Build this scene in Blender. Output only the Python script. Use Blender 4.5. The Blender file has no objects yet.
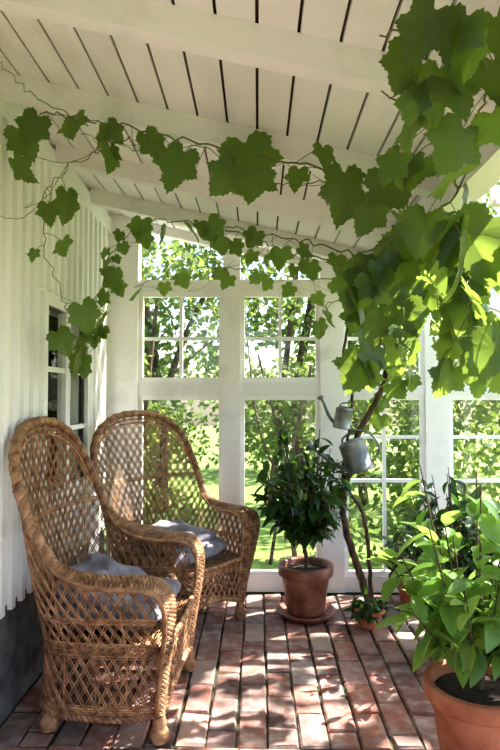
import bpy, math, random
from mathutils import Vector, Matrix, noise
R=random.Random(7)
V=Vector
scene=bpy.context.scene
scene.view_settings.view_transform='Standard'
scene.view_settings.exposure=.15
for lk in ('Medium High Contrast','Standard - Medium High Contrast'):
    try:
        scene.view_settings.look=lk; break
    except Exception as ex: pass
# ------------------------------------------------------------ materials
def newmat(name):
    m=bpy.data.materials.new(name); m.use_nodes=True
    nt=m.node_tree; b=nt.nodes['Principled BSDF']; return m,nt,b
def noisemat(name,c1,c2,scale=5,rough=.7,bump=0,bscale=None,detail=6,stretch=None,metal=0,spec=.4,island=0,lo=.35,hi=.65):
    m,nt,b=newmat(name); N=nt.nodes; L=nt.links
    tc=N.new('ShaderNodeTexCoord'); mp=N.new('ShaderNodeMapping')
    L.new(tc.outputs['Object'],mp.inputs[0])
    if stretch: mp.inputs['Scale'].default_value=stretch
    no=N.new('ShaderNodeTexNoise'); no.inputs['Scale'].default_value=scale; no.inputs['Detail'].default_value=detail
    L.new(mp.outputs[0],no.inputs['Vector'])
    cr=N.new('ShaderNodeValToRGB'); cr.color_ramp.elements[0].position=lo; cr.color_ramp.elements[1].position=hi
    cr.color_ramp.elements[0].color=(*c1,1); cr.color_ramp.elements[1].color=(*c2,1)
    L.new(no.outputs['Fac'],cr.inputs[0])
    out=cr.outputs[0]
    if island:
        g=N.new('ShaderNodeNewGeometry'); hs=N.new('ShaderNodeHueSaturation')
        mr=N.new('ShaderNodeMapRange'); mr.inputs['To Min'].default_value=1-island; mr.inputs['To Max'].default_value=1+island
        L.new(g.outputs['Random Per Island'],mr.inputs['Value']); L.new(mr.outputs[0],hs.inputs['Value'])
        L.new(out,hs.inputs['Color']); out=hs.outputs[0]
    L.new(out,b.inputs['Base Color'])
    b.inputs['Roughness'].default_value=rough; b.inputs['Metallic'].default_value=metal
    b.inputs['Specular IOR Level'].default_value=spec
    if bump:
        n2=N.new('ShaderNodeTexNoise'); n2.inputs['Scale'].default_value=bscale or scale*4; n2.inputs['Detail'].default_value=8
        L.new(mp.outputs[0],n2.inputs['Vector'])
        bp=N.new('ShaderNodeBump'); bp.inputs['Strength'].default_value=bump; bp.inputs['Distance'].default_value=.01
        L.new(n2.outputs['Fac'],bp.inputs['Height']); L.new(bp.outputs[0],b.inputs['Normal'])
    return m
def leafmat(name,c1,c2,tr,rough=.4,mix=.45):
    m,nt,b=newmat(name); N=nt.nodes; L=nt.links
    g=N.new('ShaderNodeNewGeometry'); cr=N.new('ShaderNodeValToRGB')
    cr.color_ramp.elements[0].color=(*c1,1); cr.color_ramp.elements[1].color=(*c2,1)
    L.new(g.outputs['Random Per Island'],cr.inputs[0])
    tc=N.new('ShaderNodeTexCoord'); no=N.new('ShaderNodeTexNoise'); no.inputs['Scale'].default_value=25
    L.new(tc.outputs['Object'],no.inputs['Vector'])
    hs=N.new('ShaderNodeHueSaturation'); mr=N.new('ShaderNodeMapRange'); mr.inputs['To Min'].default_value=.7; mr.inputs['To Max'].default_value=1.3
    L.new(no.outputs['Fac'],mr.inputs['Value']); L.new(mr.outputs[0],hs.inputs['Value']); L.new(cr.outputs[0],hs.inputs['Color'])
    L.new(hs.outputs[0],b.inputs['Base Color']); b.inputs['Roughness'].default_value=rough
    t=N.new('ShaderNodeBsdfTranslucent'); t.inputs[0].default_value=(*tr,1)
    mx=N.new('ShaderNodeMixShader'); mx.inputs[0].default_value=mix
    L.new(b.outputs[0],mx.inputs[1]); L.new(t.outputs[0],mx.inputs[2]); L.new(mx.outputs[0],N['Material Output'].inputs[0])
    return m
M_white=noisemat('white_paint',(.76,.75,.72),(.90,.89,.87),6,.6,.15,40,stretch=(1,.3,1),island=.05,lo=.25,hi=.45)
M_wall=noisemat('white_siding_paint',(.80,.79,.77),(.91,.905,.89),5,.6,.15,40,stretch=(1,1,.3),island=.04,lo=.25,hi=.45)
M_gap=noisemat('gap_wood',(.05,.022,.012),(.14,.07,.035),12,.9)
M_conc=noisemat('foundation_concrete',(.10,.10,.11),(.20,.20,.21),14,.9,.4,60)
def brickmat():
    m,nt,b=newmat('brick'); N=nt.nodes; L=nt.links
    g=N.new('ShaderNodeNewGeometry'); cr=N.new('ShaderNodeValToRGB'); e=cr.color_ramp.elements
    cols=[(0,(.11,.055,.045)),(.15,(.29,.12,.085)),(.3,(.17,.08,.065)),(.45,(.35,.18,.14)),(.6,(.20,.13,.115)),(.75,(.32,.12,.08)),(.88,(.40,.28,.235)),(1,(.25,.20,.18))]
    e[0].position=0; e[0].color=(*cols[0][1],1); e[1].position=1; e[1].color=(*cols[-1][1],1)
    for p,c in cols[1:-1]:
        q=e.new(p); q.color=(*c,1)
    L.new(g.outputs['Random Per Island'],cr.inputs[0])
    tc=N.new('ShaderNodeTexCoord'); no=N.new('ShaderNodeTexNoise'); no.inputs['Scale'].default_value=16; no.inputs['Detail'].default_value=10
    L.new(tc.outputs['Object'],no.inputs['Vector'])
    r2=N.new('ShaderNodeValToRGB'); r2.color_ramp.elements[0].position=.44; r2.color_ramp.elements[1].position=.68
    L.new(no.outputs['Fac'],r2.inputs[0])
    mx=N.new('ShaderNodeMix'); mx.data_type='RGBA'; mx.inputs[7].default_value=(.44,.37,.33,1)
    mul=N.new('ShaderNodeMath'); mul.operation='MULTIPLY'; mul.inputs[1].default_value=.65
    L.new(r2.outputs[0],mul.inputs[0]); L.new(mul.outputs[0],mx.inputs[0]); L.new(cr.outputs[0],mx.inputs[6])
    n3=N.new('ShaderNodeTexNoise'); n3.inputs['Scale'].default_value=2.2; n3.inputs['Detail'].default_value=4
    L.new(tc.outputs['Object'],n3.inputs['Vector'])
    hs=N.new('ShaderNodeHueSaturation'); mr=N.new('ShaderNodeMapRange'); mr.inputs['From Min'].default_value=.3; mr.inputs['From Max'].default_value=.7; mr.inputs['To Min'].default_value=.6; mr.inputs['To Max'].default_value=1.3
    L.new(n3.outputs['Fac'],mr.inputs['Value']); L.new(mr.outputs[0],hs.inputs['Value']); L.new(mx.outputs[2],hs.inputs['Color'])
    L.new(hs.outputs[0],b.inputs['Base Color'])
    b.inputs['Roughness'].default_value=.75
    bp=N.new('ShaderNodeBump'); bp.inputs['Strength'].default_value=.8; bp.inputs['Distance'].default_value=.01
    L.new(no.outputs['Fac'],bp.inputs['Height']); L.new(bp.outputs[0],b.inputs['Normal'])
    return m
M_brick=brickmat()
M_mortar=noisemat('mortar_moss',(.02,.018,.012),(.06,.062,.03),20,.95,.3)
M_wick=noisemat('wicker',(.19,.085,.04),(.47,.27,.145),30,.40,.2,150,island=.34)
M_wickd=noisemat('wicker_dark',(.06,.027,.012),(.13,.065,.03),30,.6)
M_cush=noisemat('cushion_fabric',(.15,.14,.17),(.30,.285,.335),9,.9,.3,300)
M_terra=noisemat('terracotta',(.32,.10,.045),(.50,.20,.11),9,.8,.15,60)
M_terrad=noisemat('glazed_terracotta',(.13,.042,.026),(.30,.13,.09),9,.35,.1,60)
M_soil=noisemat('soil',(.015,.01,.007),(.06,.04,.03),50,1,.8,90)
M_bark=noisemat('bark',(.045,.03,.02),(.16,.11,.07),30,.9,.6,80,stretch=(1,1,.3))
M_stem=noisemat('green_stem',(.10,.14,.04),(.22,.18,.08),20,.6)
M_vine=leafmat('vine_leaf',(.016,.045,.013),(.065,.135,.035),(.36,.50,.08),.36,.40)
M_dark=leafmat('camellia_leaf',(.015,.045,.012),(.05,.115,.03),(.10,.24,.03),.22,.22)
M_light=leafmat('citrus_leaf',(.08,.19,.035),(.19,.35,.07),(.38,.56,.12),.35,.38)
M_out=leafmat('garden_leaf',(.015,.045,.012),(.15,.21,.06),(.32,.42,.10),.6,.36)
M_grape=noisemat('unripe_grape',(.30,.45,.12),(.45,.58,.20),20,.35)
M_grass=noisemat('grass',(.12,.21,.035),(.28,.37,.09),6,.9,.5,60)
M_zinc=noisemat('zinc',(.15,.16,.16),(.32,.34,.33),12,.5,.1,40,metal=.7)
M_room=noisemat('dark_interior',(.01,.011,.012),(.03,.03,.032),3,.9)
m,nt,b=newmat('window_glass'); M_glass=m
N=nt.nodes; t=N.new('ShaderNodeBsdfTransparent'); t.inputs[0].default_value=(.95,.97,.95,1); gl=N.new('ShaderNodeBsdfGlossy'); gl.inputs['Roughness'].default_value=.02
mx=N.new('ShaderNodeMixShader'); mx.inputs[0].default_value=.05
nt.links.new(t.outputs[0],mx.inputs[1]); nt.links.new(gl.outputs[0],mx.inputs[2]); nt.links.new(mx.outputs[0],N['Material Output'].inputs[0])
# ------------------------------------------------------------ mesh builder
class MB:
    def __init__(s,*mats): s.v=[];s.f=[];s.m=[];s.sm=[];s.mats=list(mats)
    def add(s,vs,fs,mat=0,smooth=False):
        o=len(s.v); s.v.extend([tuple(q) for q in vs])
        for f in fs: s.f.append([o+i for i in f]); s.m.append(mat); s.sm.append(smooth)
    def box(s,a,b,mat=0):
        x0,y0,z0=a;x1,y1,z1=b
        s.add([(x0,y0,z0),(x1,y0,z0),(x1,y1,z0),(x0,y1,z0),(x0,y0,z1),(x1,y0,z1),(x1,y1,z1),(x0,y1,z1)],
          [(3,2,1,0),(4,5,6,7),(0,1,5,4),(1,2,6,5),(2,3,7,6),(3,0,4,7)],mat)
    def tube(s,pts,r,n=5,mat=0,cap=True):
        pts=[V(p) for p in pts]; k=len(pts)
        if k<2: return
        vs=[];up=None
        for i,p in enumerate(pts):
            d=(pts[min(i+1,k-1)]-pts[max(i-1,0)])
            if d.length<1e-9: d=V((0,0,1))
            d.normalize()
            if up is None:
                up=d.orthogonal().normalized()
            else:
                up=(up-d*up.dot(d))
                up=up.normalized() if up.length>1e-6 else d.orthogonal().normalized()
            w=d.cross(up); rr=r(i/(k-1)) if callable(r) else r
            for j in range(n):
                a=2*math.pi*j/n; vs.append(p+(up*math.cos(a)+w*math.sin(a))*rr)
        fs=[]
        for i in range(k-1):
            for j in range(n):
                a=i*n+j;b_=i*n+(j+1)%n; fs.append((a,b_,b_+n,a+n))
        if cap: fs.append(tuple(range(n-1,-1,-1))); fs.append(tuple(range((k-1)*n,k*n)))
        s.add(vs,fs,mat,True)
    def lathe(s,prof,n=32,c=(0,0,0),mat=0,M=None):
        vs=[];fs=[]
        for r,z in prof:
            for j in range(n):
                a=2*math.pi*j/n; p=V((r*math.cos(a),r*math.sin(a),z))
                if M: p=M@p
                vs.append(p+V(c))
        for i in range(len(prof)-1):
            for j in range(n):
                a=i*n+j;b_=i*n+(j+1)%n; fs.append((a,b_,b_+n,a+n))
        s.add(vs,fs,mat,True)
    def surf(s,F,nu,nv,mat=0):
        vs=[F(i/nu,j/nv) for i in range(nu+1) for j in range(nv+1)]
        fs=[(i*(nv+1)+j,(i+1)*(nv+1)+j,(i+1)*(nv+1)+j+1,i*(nv+1)+j+1) for i in range(nu) for j in range(nv)]
        s.add(vs,fs,mat,True)
    def obj(s,name,parent=None):
        me=bpy.data.meshes.new(name); me.from_pydata(s.v,[],s.f)
        for mm in s.mats: me.materials.append(mm)
        me.polygons.foreach_set('material_index',s.m); me.polygons.foreach_set('use_smooth',s.sm); me.update()
        o=bpy.data.objects.new(name,me); scene.collection.objects.link(o)
        if parent: o.parent=parent
        return o
def empty(name,loc=(0,0,0),rz=0):
    e=bpy.data.objects.new(name,None); e.location=loc; e.rotation_euler=(0,0,rz); e.empty_display_size=.1
    scene.collection.objects.link(e); return e
def cat(pts,n):
    pts=[V(p) for p in pts]; k=len(pts); out=[]
    for i in range(n+1):
        t=i/n*(k-1); a=min(int(t),k-2); u=t-a
        p0=pts[a-1] if a>0 else pts[a]*2-pts[a+1]; p1=pts[a];p2=pts[a+1]; p3=pts[a+2] if a+2<k else pts[a+1]*2-pts[a]
        out.append(.5*((2*p1)+(p2-p0)*u+(2*p0-5*p1+4*p2-p3)*u*u+(3*p1-p0-3*p2+p3)*u**3))
    return out
def braid(mb,path,R0,r,turns,mat=0,strands=3):
    for s in range(strands):
        out=[];up=None;k=len(path)
        for i,p in enumerate(path):
            d=(path[min(i+1,k-1)]-path[max(i-1,0)]).normalized()
            if up is None: up=d.orthogonal().normalized()
            else: up=(up-d*up.dot(d)).normalized()
            w=d.cross(up); a=2*math.pi*(s/strands+turns*i/(k-1))
            out.append(p+(up*math.cos(a)+w*math.sin(a))*R0)
        mb.tube(out,r,5,mat)
# ------------------------------------------------------------ room
WX=-.97; D=3.74; SL=.235; CZ=2.435
def ceil(x): return CZ-SL*(x-WX)
mb=MB(M_brick)
def brick(x0,y0,x1,y1):
    j=lambda a:R.uniform(-a,a)
    z=j(.004); h=.007; e=.006
    x0+=j(.004);x1+=j(.004);y0+=j(.005);y1+=j(.005)
    t=[j(.003)+z for _ in range(4)]
    k=lambda: j(.004)
    vs=[(x0,y0,-.05),(x1,y0,-.05),(x1,y1,-.05),(x0,y1,-.05),(x0,y0,z-h),(x1,y0,z-h),(x1,y1,z-h),(x0,y1,z-h),
        (x0+e+k(),y0+e+k(),t[0]),(x1-e+k(),y0+e+k(),t[1]),(x1-e+k(),y1-e+k(),t[2]),(x0+e+k(),y1-e+k(),t[3])]
    mb.add(vs,[(0,1,5,4),(1,2,6,5),(2,3,7,6),(3,0,4,7),(4,5,9,8),(5,6,10,9),(6,7,11,10),(7,4,8,11),(8,9,10,11)])
bw=.112;bl=.226;g=.008
x=WX;i=0
while x<2.2:
    y=2.12-(bl*R.uniform(.35,.65) if i%2 else 0)
    while y<D-.03:
        y0=max(y,2.12); y1=min(y+bl-g,D-.03)
        if y1-y0>.03: brick(x,y0,min(x+bw-g,2.2),y1)
        y+=bl
    x+=bw;i+=1
y=2.12-bw;i=0
while y>-.6:
    x=WX-(bl*.5 if i%2 else 0)
    while x<2.2:
        x0=max(x,WX);x1=min(x+bl-g,2.2)
        if x1-x0>.03: brick(x0,y,x1,y+bw-g)
        x+=bl
    y-=bw;i+=1
fl=empty('floor')
mb.obj('floor_bricks',fl)
mb=MB(M_mortar); mb.box((WX-.1,-.7,-.12),(2.25,D+.05,-.010)); mb.obj('floor_mortar',fl)
# left wall
wl=empty('wall_left')
mb=MB(M_wall)
wy0,wy1,wz0,wz1=2.62,3.24,.80,1.66
def wallseg(y0,y1,z0,z1): mb.box((WX-.10,y0,z0),(WX,y1,z1))
wallseg(-.6,wy0,.44,CZ+.02); wallseg(wy1,D,.44,CZ+.02); wallseg(wy0,wy1,.44,wz0); wallseg(wy0,wy1,wz1,CZ+.02)
y=-.58
while y<D-.05:
    for (a,b_) in ([(.42,CZ-.06)] if (y+.035<wy0-.06 or y>wy1+.06) else [(.42,wz0-.07),(wz1+.07,CZ-.06)]):
        mb.box((WX,y,a),(WX+.018,y+.035,b_))
    y+=.095
mb.box((WX,-.6,CZ-.14),(WX+.02,D,CZ-.04))
mb.obj('siding',wl)
mb=MB(M_conc); mb.box((WX-.10,-.6,-.1),(WX-.012,D,.44)); mb.obj('foundation',wl)
wn=empty('window_1')
mb=MB(M_white,M_glass,M_room)
f=.05
mb.box((WX-.03,wy0-f,wz0-f),(WX+.022,wy1+f,wz0)); mb.box((WX-.03,wy0-f,wz1),(WX+.022,wy1+f,wz1+f))
mb.box((WX-.03,wy0-f,wz0),(WX+.022,wy0,wz1)); mb.box((WX-.03,wy1,wz0),(WX+.022,wy1+f,wz1))
ym=(wy0+wy1)/2
mb.box((WX-.03,ym-.035,wz0),(WX+.012,ym+.035,wz1))
for zz in (1.08,1.37): mb.box((WX-.02,wy0,zz-.012),(WX+.006,wy1,zz+.012))
mb.box((WX-.012,wy0,wz0),(WX-.009,wy1,wz1),1)
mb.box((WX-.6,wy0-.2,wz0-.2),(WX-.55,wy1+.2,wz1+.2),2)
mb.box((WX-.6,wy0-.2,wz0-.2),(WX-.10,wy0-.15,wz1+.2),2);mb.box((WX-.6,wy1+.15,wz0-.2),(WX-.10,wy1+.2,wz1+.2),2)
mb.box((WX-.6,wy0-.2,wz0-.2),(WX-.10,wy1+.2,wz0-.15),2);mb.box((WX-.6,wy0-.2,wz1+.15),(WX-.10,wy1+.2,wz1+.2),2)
mb.obj('frame',wn)
# ceiling
cl=empty('ceiling')
mb=MB(M_white)
PX=.70
x=WX;pw=.108
while x<PX+.05:
    x0=x;x1=min(x+pw-.009,PX+.05)
    z0=ceil(x0);z1=ceil(x1);y0=-.6;y1=D+.12;h=.018
    mb.add([(x0,y0,z0),(x1,y0,z1),(x1,y1,z1),(x0,y1,z0),(x0,y0,z0+h),(x1,y0,z1+h),(x1,y1,z1+h),(x0,y1,z0+h)],
      [(3,2,1,0),(4,5,6,7),(0,1,5,4),(1,2,6,5),(2,3,7,6),(3,0,4,7)])
    x+=pw
mb.obj('planks',cl)
mb=MB(M_gap)
x0=WX-.1;x1=PX+.06
mb.add([(x0,-.6,ceil(x0)+.019),(x1,-.6,ceil(x1)+.019),(x1,D+.12,ceil(x1)+.019),(x0,D+.12,ceil(x0)+.019),(x0,-.6,ceil(x0)+.06),(x1,-.6,ceil(x1)+.06),(x1,D+.12,ceil(x1)+.06),(x0,D+.12,ceil(x0)+.06)],
      [(3,2,1,0),(4,5,6,7),(0,1,5,4),(1,2,6,5),(2,3,7,6),(3,0,4,7)])
mb.obj('roof_backing',cl)
mb=MB(M_white)
for yb in (.2,.85,1.50,2.10,2.72,3.30):
    w=.028; h=.085; x0=WX+.02;x1=PX-.05
    mb.add([(x0,yb-w,ceil(x0)-h),(x1,yb-w,ceil(x1)-h),(x1,yb+w,ceil(x1)-h),(x0,yb+w,ceil(x0)-h),(x0,yb-w,ceil(x0)),(x1,yb-w,ceil(x1)),(x1,yb+w,ceil(x1)),(x0,yb+w,ceil(x0))],
      [(3,2,1,0),(4,5,6,7),(0,1,5,4),(1,2,6,5),(2,3,7,6),(3,0,4,7)])
mb.box((PX-.05,-.6,ceil(PX)-.13),(PX+.05,D,ceil(PX)-.012))
mb.obj('rafters',cl)
# back wall frame
bk=empty('wall_back')
mb=MB(M_white)
def post(x0,x1,z0=0,y0=D,y1=D+.09):
    za=ceil(x0);zb=ceil(x1)
    mb.add([(x0,y0,z0),(x1,y0,z0),(x1,y1,z0),(x0,y1,z0),(x0,y0,za),(x1,y0,zb),(x1,y1,zb),(x0,y1,za)],
          [(3,2,1,0),(4,5,6,7),(0,1,5,4),(1,2,6,5),(2,3,7,6),(3,0,4,7)])
post(WX,-.775);post(-.225,-.115);post(.40,.55);post(1.07,1.22,0);post(2.1,2.2)
for z0,z1 in ((0,.10),(1.245,1.335),(1.915,1.995)):
    for a,b_ in ((-.775,-.225),(-.115,.40),(.55,1.07),(1.22,2.1)):
        mb.box((a,D+.01,z0),(b_,D+.08,min(z1,ceil(b_)-.01)))
x0=WX;x1=2.2
mb.add([(x0,D+.015,ceil(x0)-.06),(x1,D+.015,ceil(x1)-.06),(x1,D+.075,ceil(x1)-.06),(x0,D+.075,ceil(x0)-.06),(x0,D+.015,ceil(x0)),(x1,D+.015,ceil(x1)),(x1,D+.075,ceil(x1)),(x0,D+.075,ceil(x0))],
      [(3,2,1,0),(4,5,6,7),(0,1,5,4),(1,2,6,5),(2,3,7,6),(3,0,4,7)])
mb.obj('posts_and_rails',bk)
def window(name,a,b_,z0,z1,vx,hz,fw=.028):
    e=empty(name); global mb
    mb=MB(M_white,M_glass); yA=D+.02;yB=D+.06
    mb.box((a,yA,z0),(a+fw,yB,z1));mb.box((b_-fw,yA,z0),(b_,yB,z1));mb.box((a+fw,yA,z0),(b_-fw,yB,z0+fw));mb.box((a+fw,yA,z1-fw),(b_-fw,yB,z1))
    for q in vx: mb.box((q-.011,yA+.01,z0+fw),(q+.011,yB-.01,z1-fw))
    for q in hz: mb.box((a+fw,yA+.012,q-.011),(b_-fw,yB-.012,q+.011))
    mb.add([(a,D+.04,z0),(b_,D+.04,z0),(b_,D+.04,z1),(a,D+.04,z1)],[(0,1,2,3)],1)
    mb.obj('sash',e)
n=2
for a,b_ in ((-.775,-.225),(-.115,.40),(.55,1.07),(1.22,2.1)):
    window('window_%d'%n,a,b_,1.335,1.915 if a<1 else 1.66,[(a+b_)/2],[1.615] if a<1 else []); n+=1
    window('window_%d'%n,a,b_,.10,1.245,[] if a<.5 else [(a+b_)/2],[] if a<.5 else [.70,.98]); n+=1
mb=MB(M_white)
mb.box((PX-.045,-.55,-.009),(PX+.045,-.46,ceil(PX)-.13))
mb.obj('veranda_post')
# ------------------------------------------------------------ wicker chair
def chair_parts():
    Th=[(.30,.33,.565),(.12,.345,.575),(-.03,.355,.60),(-.12,.36,.70),(-.20,.36,.86),(-.26,.31,1.02),(-.295,.175,1.115),(-.305,0,1.14)]
    Mh=[(.28,.285,.33),(.14,.295,.33),(.0,.295,.33),(-.09,.285,.33),(-.155,.25,.33),(-.19,.17,.33),(-.21,.08,.33),(-.215,0,.33)]
    Lh=[(.275,.28,.10),(.14,.297,.085),(.0,.30,.09),(-.09,.29,.09),(-.16,.25,.10),(-.20,.165,.09),(-.22,.08,.10),(-.225,0,.09)]
    mir=lambda h:h+[(x,-y,z) for x,y,z in h[-2::-1]]
    n=160
    T=cat(mir(Th),n);Mm=cat(mir(Mh),n);L_=cat(mir(Lh),n)
    arc=[0]
    for i in range(n):
        arc.append(arc[-1]+((Mm[i+1]-Mm[i]).length+(T[i+1].xy-T[i].xy).length)/2)
    S=arc[-1]
    import bisect
    def idx(s):
        s=max(0,min(S,s)); i=min(max(bisect.bisect_right(arc,s)-1,0),n-1)
        return i,(s-arc[i])/(arc[i+1]-arc[i])
    def at(A,s):
        i,u=idx(s); return A[i].lerp(A[i+1],u)
    def P(s,h):
        m=at(Mm,s)
        if h>=0:
            t=at(T,s); H=t.z-m.z; u=min(1,h/H); p=m.lerp(t,u)
            bul=math.sin(u*math.pi)*.015
            return p+V((-.6,0,0))*bul
        l=at(L_,s); u=min(1,-h/(m.z-l.z)); return m.lerp(l,u)
    def Ht(s): return at(T,s).z-.33
    mb=MB(M_wick,M_wickd)
    sp=.042;sl=.62
    for sgn in (1,-1):
        s0=-1.0
        while s0<S+1.0:
            for off in (-.005,.005):
                pts=[];h=-.235
                while h<.84:
                    s=s0+off+sgn*sl*h
                    if 0<=s<=S and h<=Ht(s):
                        pts.append(P(s,h)+V((sgn*.0015,0,0)))
                    elif pts: break
                    h+=.022
                if len(pts)>1: mb.tube(pts,.0029,4,0,False)
            s0+=sp
    s=.03
    while s<S-.02:
        H=Ht(s); mb.tube([P(s,-.22+(H+.22)*k/10) for k in range(11)],.0032,4,0,False); s+=.12
    def band(h0,k,amp=.003,step=.0085,s0=0,s1=None):
        s1=s1 or S
        for q in range(k):
            pts=[];i=0;s=s0
            while s<=s1:
                h=h0+q*step
                if h<Ht(s):
                    p=P(s,h); d=V((p.x-.1,p.y,0)).normalized()
                    pts.append(p+d*amp*(1 if (i+q)%2 else -1))
                else:
                    if len(pts)>1: mb.tube(pts,.004,4)
                    pts=[]
                s+=.016;i+=1
            if len(pts)>1: mb.tube(pts,.004,4)
    band(-.03,7); band(.10,3); band(.42,3)
    band(-.225,4)
    for q in (.93,.96):
        mb.tube([Mm[i].lerp(T[i],q) for i in range(0,n+1)],.0055,5)
    braid(mb,T,.010,.0135,42)
    braid(mb,L_,.006,.009,40,strands=2)
    for sy in (1,-1):
        cp=[(-.125,.358,.715,.02),(-.065,.356,.640,.06),(.03,.348,.602,.10),(.13,.343,.592,.13),(.23,.338,.592,.145),(.295,.332,.572,.145),(.328,.322,.51,.132),(.327,.31,.42,.115),(.31,.297,.30,.092),(.295,.287,.20,.066),(.285,.28,.095,.05)]
        C=cat([(a,b_*sy,c) for a,b_,c,w in cp],130); W=cat([(w,0,0) for *_,w in cp],130)
        def A(u,v,lift=0):
            i=min(int(u*130),129);f_=u*130-i; c=C[i].lerp(C[i+1],f_); w=W[i].x
            d=(C[i+1]-C[i]).normalized(); nrm=d.cross(V((0,1,0))); 
            if nrm.z<0 and abs(nrm.z)>.3 : nrm=-nrm
            if abs(nrm.z)<=.3: nrm=nrm if nrm.x>0 else -nrm
            q=2*v-1
            return c+V((0,1,0))*q*w*.5+nrm*((1-q*q)*.018-.012+lift)
        mb.surf(lambda u,v:A(u,v),60,8,1)
        ns=112
        for k in range(ns):
            u=(k+.5)/ns*.99; pts=[]
            for j in range(9):
                pts.append(A(u,j/8,.004+.0035*(1 if (j+k)%2 else -1)))
            mb.tube(pts,.0046,4)
        for e_ in (0,1):
            mb.tube([A(u/60,e_,.002) for u in range(60)],.0085,6)
    def F(u,v):
        y=-.25+.5*u; zl=.11+.06*(1-(2*u-1)**2); return V((.292+.015*(1-(2*u-1)**2),y,zl+(.335-zl)*v))
    for sgn in (1,-1):
        k=-.5
        while k<1.5:
            for off in (-.008,.008):
                pts=[]
                for j in range(13):
                    v=j/12; u=k+off+sgn*.25*v
                    if 0<=u<=1: pts.append(F(u,v))
                if len(pts)>1: mb.tube(pts,.003,4,0,False)
            k+=.085
    for q in range(5):
        mb.tube([F(j/30,1-q*.055)+V((.003*(1 if (j+q)%2 else -1),0,0)) for j in range(31)],.0042,4)
    braid(mb,[F(j/60,0) for j in range(61)],.006,.009,14,strands=2)
    braid(mb,[F(j/60,1)+V((.006,0,.006)) for j in range(61)],.006,.009,14,strands=2)
    seat=MB(M_wick,M_wickd)
    def Sx(u,v):
        x=-.20+.49*u; hw=.275 if x>-.05 else .275*math.sqrt(max(0.05,1-((x+.05)/-.165)**2))
        return V((x,(2*v-1)*hw,.335))
    seat.surf(lambda u,v:Sx(u,v)-V((0,0,.006)),20,10,1)
    for k in range(44):
        seat.tube([Sx((k+.5)/44,j/16)+V((0,0,.003*(1 if (j+k)%2 else -1))) for j in range(17)],.005,4)
    leg=MB(M_wick)
    for lx,ly in ((.28,.275),(.28,-.275),(-.15,.235),(-.15,-.235)):
        prof=[(.001,0.002)]
        base=[(0,.020),(.012,.030),(.028,.034),(.045,.031),(.058,.022),(.075,.024),(.10,.017),(.14,.014),(.33,.013)]
        z=0.002;k=0
        while z<.33:
            for a in range(len(base)-1):
                if base[a][0]<=z<=base[a+1][0]:
                    r=base[a][1]+(base[a+1][1]-base[a][1])*(z-base[a][0])/(base[a+1][0]-base[a][0])
            prof.append((r+(.0022 if k%2 else -.0022),z)); z+=.0045;k+=1
        leg.lathe(prof,14,(lx,ly,0))
    return mb,seat,leg
mbs=chair_parts()
def pillow(a,b_,c,seed,e=.45,wr=.012):
    vs=[];fs=[];nu=56;nv=28
    sg=lambda q,p:math.copysign(abs(q)**p,q)
    for i in range(nv+1):
        ph=-math.pi/2+math.pi*i/nv
        for j in range(nu):
            t=2*math.pi*j/nu
            x=a*sg(math.cos(ph),.6)*sg(math.cos(t),e);y=b_*sg(math.cos(ph),.6)*sg(math.sin(t),e);z=c*sg(math.sin(ph),.8)
            d=noise.noise(V((x*9+seed,y*9,z*12)))*wr+noise.noise(V((x*22+seed,y*14,z*20)))*wr*.5
            dr=V((x/a*.3,y/b_*.3,z/c)); dr.normalize() if dr.length else 0
            p=V((x,y,z))+dr*d; vs.append(p)
    for i in range(nv):
        for j in range(nu): fs.append((i*nu+j,i*nu+(j+1)%nu,(i+1)*nu+(j+1)%nu,(i+1)*nu+j))
    return vs,fs
def make_chair(loc,rz,first=None):
    e=empty('wicker_armchair',loc,rz); o=[]
    if first is None:
        for q,nm in zip(mbs,('woven_frame','seat','legs')): o.append(q.obj(nm,e))
    else:
        for q in first:
            c=bpy.data.objects.new(q.name.split('.')[0],q.data); scene.collection.objects.link(c); c.parent=e; o.append(c)
    return e,o
CH=(((-.615,2.43,0),-4),((-.49,3.27,0),-40))
ch1,parts=make_chair(CH[0][0],math.radians(CH[0][1]))
ch2,_=make_chair(CH[1][0],math.radians(CH[1][1]),parts)
for k,(loc,rz) in enumerate(CH):
    e=empty('seat_cushion',loc,math.radians(rz))
    p=MB(M_cush)
    vs,fs=pillow(.225,.235,.052,k*3.1,.4,.02); p.add([v+V((.045,0,.405)) for v in vs],fs,0,True)
    vs,fs=pillow(.17,.215,.042,k*5+9,.5,.035); Mx=Matrix.Translation((.03 if k else -.02,0.0,.475))@Matrix.Rotation(math.radians(6 if k else 14),4,'Y')
    p.add([Mx@v for v in vs],fs,0,True); p.obj('pad',e)
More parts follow.
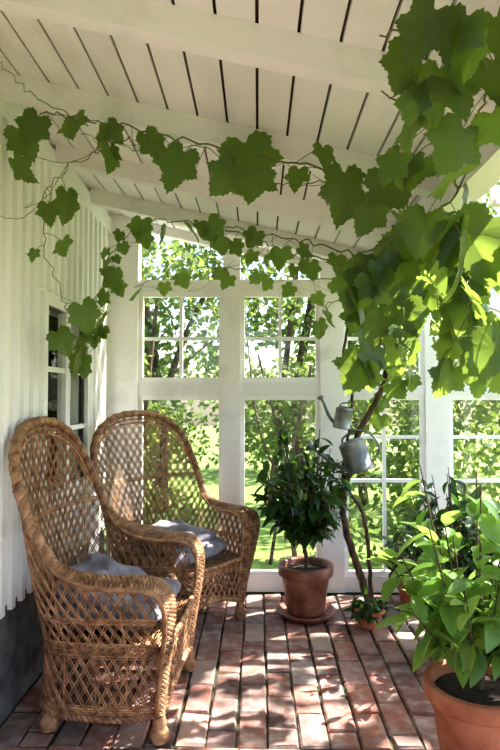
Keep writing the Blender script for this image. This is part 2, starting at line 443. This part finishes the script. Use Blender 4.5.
# ------------------------------------------------------------ leaves
def basis(d,n):
    d=d.normalized(); n=n-d*n.dot(d)
    if n.length<1e-4: n=d.orthogonal()
    n.normalize(); return d.cross(n),d,n
half=[(.03,0),(.13,-.15),(.28,-.19),(.43,-.10),(.54,.0),(.51,.12),(.48,.20),(.60,.29),(.68,.45),(.56,.50),(.46,.56),(.36,.57),(.34,.68),(.27,.79),(.13,.90),(0,1)]
def outl():
    o=[]
    for i,p in enumerate(half):
        o.append(p)
        if i<len(half)-1 and i>0:
            q=half[i+1]; m_=((p[0]+q[0])/2,(p[1]+q[1])/2); o.append((m_[0]*.93,(m_[1]-.25)*.93+.25))
    return o
OH=outl(); OUT=OH+[(-x,y) for x,y in OH[-2::-1]]
def grape_leaf(mb,pos,d,n,s,mat=0):
    X,Y,Z=basis(d,n); c=(0,.25); k=len(OUT)
    a1=R.uniform(.2,.7);a2=R.uniform(.05,.45);w=R.uniform(.75,1.05); tw=R.uniform(-.25,.25)
    def zz(x,y): return a1*abs(x)*.5-a1*x*x-a2*y*y+tw*x*y+.03*math.sin(9*x+5*y)
    vs=[pos+(X*0+Y*c[1]+Z*zz(0,c[1]))*s]
    for q in (.5,1):
        for x,y in OUT:
            px=(x)*q*w;py=(y-.25)*q+.25; vs.append(pos+(X*px+Y*py+Z*zz(px,py))*s)
    fs=[(0,1+i,1+(i+1)%k) for i in range(k)]+[(1+i,1+k+i,1+k+(i+1)%k,1+(i+1)%k) for i in range(k)]
    mb.add(vs,fs,mat,True)
def simple_leaf(mb,pos,d,n,s,w=.36,mat=0):
    X,Y,Z=basis(d,n); vs=[];ys=(0,.2,.45,.7,.88,1);ws=(.03,.75,1,.75,.38,.02); fo=R.uniform(.1,.35);dr=R.uniform(.05,.4)
    for y,q in zip(ys,ws):
        for sx in (-1,0,1):
            x=sx*q*w*.5; vs.append(pos+(X*x+Y*y+Z*(abs(x)*fo*2-dr*y*y))*s)
    fs=[]
    for i in range(5):
        a=i*3; fs+=[(a,a+1,a+4,a+3),(a+1,a+2,a+5,a+4)]
    mb.add(vs,fs,mat,True)
def rv(a=1): return V((R.uniform(-a,a),R.uniform(-a,a),R.uniform(-a,a)))
# ------------------------------------------------------------ grapevine
vine=MB(M_bark,M_stem,M_vine,M_grape)
def tube_branch(pts,r0,r1,mat=1,n=40,jit=.006):
    P_=cat(pts,n); P_=[p+rv(jit) if 0<i<n else p for i,p in enumerate(P_)]
    vine.tube(P_,lambda t:r0+(r1-r0)*t,6,mat); return P_
def leaves(P_,cnt,smin,smax,drop=(.02,.09),nb=V((0,-1,.35)),spread=.05,t0=0,t1=1):
    for i in range(cnt):
        t=t0+(t1-t0)*(i+R.random())/cnt; k=min(int(t*(len(P_)-1)),len(P_)-1); p=P_[k]
        side=V((R.uniform(-1,1),R.uniform(-1,1),R.uniform(-.6,.3))).normalized()*R.uniform(.3,1)*spread
        q=p+side+V((0,0,-R.uniform(*drop)*.6))
        q.z=min(q.z,ceil(q.x)-.03) if q.x<PX else q.z
        q.x=max(q.x,WX+.07)
        d=V((R.uniform(-.9,.9),R.uniform(-.7,.6),-1)); nn=nb+rv(1.0)
        s=R.uniform(smin,smax)
        vine.tube([p,(p+q)/2+V((0,0,.006)),q],.0013,4,1,False)
        grape_leaf(vine,q,d,nn,s,2)
tr=tube_branch([(.66,3.52,0),(.60,3.5,.2),(.52,3.48,.45),(.50,3.46,.65),(.55,3.44,.85),(.57,3.4,1.0),(.64,3.36,1.15),(.72,3.3,1.35),(.70,3.2,1.6),(.66,3.0,1.80),(.66,2.6,1.88)],.024,.012,0,80,.004)
tr2=tube_branch([(.68,3.54,0),(.66,3.54,.3),(.62,3.5,.55),(.50,3.46,.75),(.53,3.46,.98),(.55,3.44,1.25),(.50,3.4,1.5),(.55,3.25,1.85)],.013,.007,0,60,.004)
b1=tube_branch([(.62,2.3,1.91),(.46,1.98,1.97),(.235,2.0,2.03),(-.06,2.02,2.10),(-.35,2.02,2.17),(-.58,2.02,2.22),(-.80,2.02,2.24),(-.86,2.1,2.12)],.004,.002,1,70,.012)
leaves(b1,13,.09,.18,(.0,.12),V((0,-1,.1)),.14,.1,.60)
leaves(b1,7,.08,.12,(.0,.06),V((0,-1,.1)),.09,.55,1)
b1c=tube_branch([(.36,1.95,2.0),(.15,2.0,1.98),(-.02,2.02,2.02),(-.2,2.0,2.12),(-.4,2.02,2.11),(-.62,2.0,2.16)],.002,.0012,1,60,.012)
b1d=tube_branch([(-.6,2.02,2.2),(-.72,1.85,2.22),(-.8,1.7,2.26)],.002,.001,1,20,.01)
b1b=tube_branch([(-.45,2.02,2.16),(-.62,2.05,2.10),(-.76,2.06,1.98),(-.78,2.1,1.80),(-.76,2.25,1.62),(-.78,2.5,1.50),(-.80,2.6,1.42)],.002,.0012,1,50,.012)
leaves(b1b,10,.05,.12,(.0,.05),V((.3,-1,.1)),.07)
b2=tube_branch([(.60,3.1,1.92),(.38,3.1,1.98),(.15,3.15,2.03),(-.04,3.12,2.10),(-.31,3.12,2.17),(-.57,3.1,2.18),(-.74,3.05,2.05),(-.80,3.0,1.85),(-.80,2.9,1.62),(-.79,2.85,1.50)],.004,.002,1,80,.012)
leaves(b2,24,.06,.13,(.0,.08),V((0,-1,.1)),.10)
leaves(b2,16,.05,.08,(.0,.10),V((.2,-1,.1)),.12,.6,1)
b2b=tube_branch([(.5,2.8,1.92),(.2,2.8,2.0),(-.1,2.82,2.06),(-.3,2.85,2.1)],.004,.002,1,40,.012)
leaves(b2b,10,.07,.13,(.0,.08),V((0,-1,.1)),.09)
b3=tube_branch([(.60,3.4,1.93),(.3,3.4,1.93),(.05,3.45,1.98),(-.25,3.5,2.02),(-.5,3.5,2.0),(-.75,3.5,1.9)],.003,.002,1,50)
leaves(b3,12,.06,.11,(.0,.06),V((0,-1,.1)),.07)
for k in range(26):
    P0=R.choice([b1,b1,b2,b3,b2b,b1b]); p=P0[R.randrange(5,len(P0)-5)]
    q=p+V((R.uniform(-.25,.25),R.uniform(-.08,.08),-R.uniform(.03,.16))); q.x=max(q.x,WX+.06)
    tube_branch([p,(p+q)/2+V((0,0,-.04)),q,q+V((R.uniform(-.04,.04),0,.03))],.0012,.0008,1,14,.003)
spec=[([(.62,2.3,1.91),(.62,1.8,1.88),(.56,1.5,1.93),(.5,1.25,1.93),(.42,1.1,1.97)],5,.09,.14),
([(.62,1.8,1.88),(.48,1.5,1.93),(.30,1.4,1.99)],7,.09,.15),
([(.56,1.2,1.93),(.46,1.14,1.98),(.36,1.14,2.0),(.25,1.18,1.99)],10,.08,.12),
([(.62,2.1,1.90),(.48,1.95,1.80),(.36,1.9,1.72),(.25,1.88,1.68)],12,.10,.18),
([(.62,1.95,1.80),(.62,1.75,1.65),(.60,1.65,1.50),(.58,1.6,1.38)],15,.09,.15),
([(.62,2.4,1.90),(.6,2.35,1.7),(.5,2.3,1.52),(.47,2.3,1.40)],16,.10,.16),
([(.60,1.6,1.78),(.52,1.47,1.72),(.44,1.4,1.68)],5,.13,.19),
([(.74,1.7,1.72),(.72,1.55,1.58),(.70,1.5,1.42)],10,.10,.15),
([(.64,1.45,1.68),(.60,1.32,1.60),(.56,1.25,1.50)],5,.11,.15),
([(.60,3.2,1.90),(.62,3.0,1.7),(.66,2.9,1.5),(.7,2.8,1.38)],20,.08,.13),
([(.66,2.7,1.88),(.85,2.6,1.75),(.95,2.5,1.55),(1.0,2.45,1.42)],14,.09,.14),
([(.66,3.1,1.88),(.9,3.1,1.85),(1.1,3.0,1.75),(1.3,2.9,1.6)],16,.09,.14),
([(.62,2.8,1.9),(.55,2.75,1.82),(.42,2.7,1.72),(.30,2.7,1.66)],12,.09,.14)]
for pts,c,a,b_ in spec:
    P_=tube_branch(pts,.004,.002,1,30); leaves(P_,c,a,b_,(.0,.12),V((-.15,-.8,.6)),.11)
leaves(tr,16,.06,.11,(.02,.06),V((0,-1,.3)),.09,.6,1)
for gx,gy,gz in ((.60,1.95,1.50),(.55,2.2,1.46)):
    vine.tube([(gx,gy,gz+.12),(gx,gy,gz)],.0015,4,1)
    for i in range(38):
        t=i/38; r=.022*(1-t)+.004; a=R.random()*6.28; c=V((gx+r*math.cos(a),gy+r*math.sin(a),gz-.10*t))
        vine.lathe([(.001,-.006),(.0045,-.004),(.006,0),(.0045,.004),(.001,.006)],7,c,3)
for k in range(3):  # leafy runners added over the pergola to dapple the sun
    yy=2.5+k*.5
    P_=tube_branch([(.78,yy,2.0),(1.1,yy+R.uniform(-.1,.1),2.0),(1.5,yy+R.uniform(-.1,.1),2.02),(2.0,yy+R.uniform(-.1,.1),1.99)],.006,.003,1,40)
    leaves(P_,5,.09,.15,(.0,.08),V((0,0,1)),.14,.25,1)
vine.obj('grapevine')
mb=MB(M_white)
for yy in (1.0,1.9,2.8,3.65): mb.box((PX+.07,yy-.02,1.87),(2.14,yy+.02,1.93))
mb.box((2.06,-.5,1.80),(2.14,3.72,1.87))
for yy in (-.4,1.6): mb.box((2.06,yy,-.009),(2.14,yy+.08,1.80))
mb.obj('pergola')
# ------------------------------------------------------------ potted plants
def pot(e,H,r0,r1,mat,rim=.02,saucer=0):
    p=MB(mat,M_soil); z0=.025 if saucer else 0.002
    p.lathe([(.001,z0),(r0,z0),(r0+.002,z0+.01),(r1-.01,H*.78),(r1-.008,H*.80),(r1+rim*.5,H*.81),(r1+rim*.6,H*.83),(r1+rim*.7,H*.985),(r1+rim*.5,H),(r1-.01,H),(r1-.018,H-.01),(r1-.022,H*.8)],40)
    p.lathe([(r1-.02,H-.035),(r1*.5,H-.028),(.001,H-.022)],24,(0,0,0),1)
    p.obj('pot',e)
    if saucer:
        p=MB(mat); p.lathe([(.001,.002),(saucer*.86,.002),(saucer,.03),(saucer+.004,.036),(saucer-.008,.036),(saucer*.84,.014),(.001,.014)],40); p.obj('saucer',e)
def shrub(name,loc,H,r0,r1,pmat,lmat,h,sp,nst,nl,ls,w,saucer=0,seed=1,barkmat=M_bark,trunk=.0):
    global R; R=random.Random(seed)
    e=empty(name,loc); pot(e,H,r0,r1,pmat,.02,saucer)
    f=MB(barkmat,lmat)
    base=V((0,0,H-.04)); top=V((R.uniform(-.02,.02),R.uniform(-.02,.02),H+trunk))
    if trunk: f.tube(cat([base,(base+top)/2+V((.01,0,0)),top],8),.012,7,0)
    for i in range(nst):
        a=R.random()*6.283; rr=sp*math.sqrt(R.random()); zt=H+trunk+(h-H-trunk)*(R.uniform(.25,1)*(1-.35*(rr/sp)**2))
        end=V((rr*math.cos(a),rr*math.sin(a),zt)); st=top if trunk else base+V((R.uniform(-.03,.03),R.uniform(-.03,.03),0))
        mid=st.lerp(end,.5)+V((0,0,-.02))+V((math.cos(a),math.sin(a),0))*.02
        P_=cat([st,mid,end],14); f.tube(P_,lambda t:.006-.004*t,5,0)
        for k in range(nl):
            t=.3+.7*(k+R.random())/nl; p=P_[min(14,int(t*14))]
            d=V((math.cos(a),math.sin(a),0))*.5+rv(.9)+V((0,0,R.uniform(-.5,.4)))
            simple_leaf(f,p,d,V((0,0,1))+rv(.5),ls*R.uniform(.65,1.2),w,1)
    f.obj('foliage',e); return e
shrub('potted_camellia',(.27,3.36,0),.29,.105,.145,M_terrad,M_dark,1.14,.26,52,12,.10,.42,.165,seed=3,trunk=.10)
shrub('potted_lemon_tree',(.74,2.0,0),.29,.12,.165,M_terra,M_light,1.10,.31,44,9,.12,.50,0,seed=11,trunk=.08)
shrub('potted_shrub',(1.02,2.9,0),.28,.10,.14,M_terra,M_dark,1.0,.36,48,10,.10,.40,0,seed=21,trunk=.05)
shrub('potted_fern',(.60,3.20,0),.10,.05,.07,M_terra,M_dark,.22,.11,16,8,.06,.35,0,seed=31)
shrub('potted_laurel',(1.46,2.3,0),.30,.12,.16,M_terra,M_light,1.05,.30,34,10,.11,.40,0,seed=43,trunk=.1)
shrub('potted_herb',(.92,3.52,0),.16,.07,.10,M_terra,M_dark,.50,.17,26,10,.08,.40,0,seed=47)
R=random.Random(99)
# ------------------------------------------------------------ watering cans
def can(loc,s,ry,rz):
    e=empty('watering_can',loc)
    Mx=Matrix.Rotation(rz,4,'Z')@Matrix.Rotation(ry,4,'Y')@Matrix.Scale(s,4)
    q=MB(M_zinc)
    q.lathe([(.001,0),(.075,0),(.077,.01),(.075,.012),(.072,.15),(.075,.155),(.072,.16),(.05,.175),(.045,.176)],28)
    q.tube(cat([(.07,0,.03),(.13,0,.08),(.19,0,.17),(.215,0,.20)],14),lambda t:.016-.006*t,10)
    q.lathe([(.010,0),(.032,.03),(.032,.034),(.001,.038)],16,(.21,0,.195),0,Matrix.Rotation(.7,4,'Y'))
    q.tube(cat([(-.07,0,.03),(-.13,0,.08),(-.12,0,.16),(-.05,0,.215),(.03,0,.20),(.05,0,.172)],24),.006,8)
    q.v=[tuple(Mx@V(v)) for v in q.v]; q.obj('body',e)
can((.585,3.32,.82),1.05,math.radians(20),math.radians(160))
can((.48,3.36,1.06),.7,math.radians(-10),math.radians(150))
# ------------------------------------------------------------ garden
mb=MB(M_grass); mb.box((-14,D+.1,-.16),(16,26,-.13)); mb.box((2.3,-6,-.16),(16,D+.1,-.13)); mb.obj('garden_lawn')
def cloud(name,blobs,n,ls,mat=M_out,trunks=()):
    f=MB(mat,M_bark); tot=sum(b_[3]*b_[5] for b_ in blobs)
    for cx,cy,cz,rx,ry,rz in blobs:
        for i in range(int(n*rx*rz/tot)):
            d=rv(1)
            while d.length>1 or d.length<.1: d=rv(1)
            d=d.normalized()*(d.length**.5)
            p=V((cx+d.x*rx,cy+d.y*ry,cz+d.z*rz))
            if p.z<-.0: continue
            X,Y,Z=basis(rv(1),rv(1)); s=ls*R.uniform(.6,1.3)
            f.add([p,p+(Y*.5+X*.28)*s,p+Y*s,p+(Y*.5-X*.28)*s],[(0,1,2,3)],0)
    for a in trunks: f.tube(cat(a[0],16),lambda t:a[1]*(1-.4*t),9,1)
    return f.obj(name)
cloud('garden_hedge',[(-2.6,10.3,.6,1.5,.6,1.6),(-.9,10.8,.8,1.4,.5,1.3),(.5,10.8,.7,1.1,.5,1.3),(1.8,10.3,.9,1.6,.6,1.7),(4.2,10.3,1.2,1.8,.7,1.9),(-5,10.5,1,2,.8,1.9)],14000,.14)
cloud('garden_tree',[(-1.8,7,2.7,1.3,1.1,1.1),(-1.5,7.2,1.7,.7,.5,.6),(.8,7.5,3.0,1.6,1.1,1.2),(1.7,7.6,1.7,.9,.5,.7),(0,7.6,2.3,.6,.5,.4),(3,8,3.0,1.6,1.1,1.4),(-3.5,9,3.3,1.8,1.1,1.6)],16000,.12,trunks=[([(-1.15,6.9,-.13),(-1.2,7,1.2),(-1.5,7,3)],.10),([(-1.2,7,1.0),(-.9,7,1.9),(-.5,7.1,2.8)],.045),([(.55,7.3,-.13),(.5,7.4,1.3),(.8,7.5,3)],.08),([(.15,7.1,-.13),(.3,7.1,1.3),(.5,7.2,3)],.05),([(1.3,7.2,-.13),(1.2,7.1,1.3),(1.6,7.2,3)],.06)])
cloud('garden_shrub',[(.85,4.9,.35,.5,.4,.55),(.62,5.2,1.2,.45,.35,.5),(1.8,4.9,.6,.7,.4,1.0),(-.95,5.6,.1,.35,.3,.3),(-1.15,5.2,1.0,.3,.3,.7),(-.9,5.3,2.35,.45,.3,.3),(-.35,5.3,1.75,.25,.25,.35),(.1,5.2,1.0,.25,.2,.3)],6000,.09,trunks=[([(.3,4.7,-.13),(.25,4.8,.6),(.45,4.9,1.5)],.022),([(.1,4.8,-.13),(.2,4.9,.7),(0,5,1.6)],.015),([(.2,4.8,.5),(.0,4.9,1.0),(-.1,5,1.8)],.01),([(-1.1,5.2,-.13),(-1.0,5.2,1.2),(-.9,5.3,2.3)],.03),([(-1.0,5.2,1.2),(-.7,5.25,1.5),(-.35,5.3,1.8)],.012)])
cloud('added_dapple_tree',[(3.6,5.2,4.0,1.5,1.5,.9),(2.4,6.2,4.3,.8,.8,.6),(4.2,3.6,4.1,1.2,1.2,.8)],750,.22,trunks=[([(3.9,5.4,-.13),(3.8,5.3,1.8),(3.6,5.2,4)],.11)])  # invented tree, sparse crown added to break the sunlight into dapples
# ------------------------------------------------------------ light
SD=V((.75,.45,.97)).normalized()
s=bpy.data.lights.new('sun','SUN'); s.energy=17; s.angle=math.radians(.53); s.color=(1,.95,.88)
so=bpy.data.objects.new('sun',s); so.rotation_euler=(-SD).to_track_quat('-Z','Y').to_euler(); so.location=(4,5,6); scene.collection.objects.link(so)
w=bpy.data.worlds.new('World'); scene.world=w; w.use_nodes=True; nt=w.node_tree
sk=nt.nodes.new('ShaderNodeTexSky'); sk.sky_type='NISHITA'; sk.sun_disc=False; sk.sun_elevation=math.asin(SD.z); sk.sun_rotation=math.atan2(SD.x,SD.y); sk.air_density=1; sk.dust_density=2
nt.links.new(sk.outputs[0],nt.nodes['Background'].inputs[0]); nt.nodes['Background'].inputs[1].default_value=.44
# ------------------------------------------------------------ camera
c=bpy.data.cameras.new('camera'); c.lens=28; c.sensor_width=36; c.sensor_fit='AUTO'
co=bpy.data.objects.new('camera',c); co.location=(0,0,1.25); co.rotation_euler=(math.radians(91.96),0,math.radians(.79)); scene.collection.objects.link(co); scene.camera=co
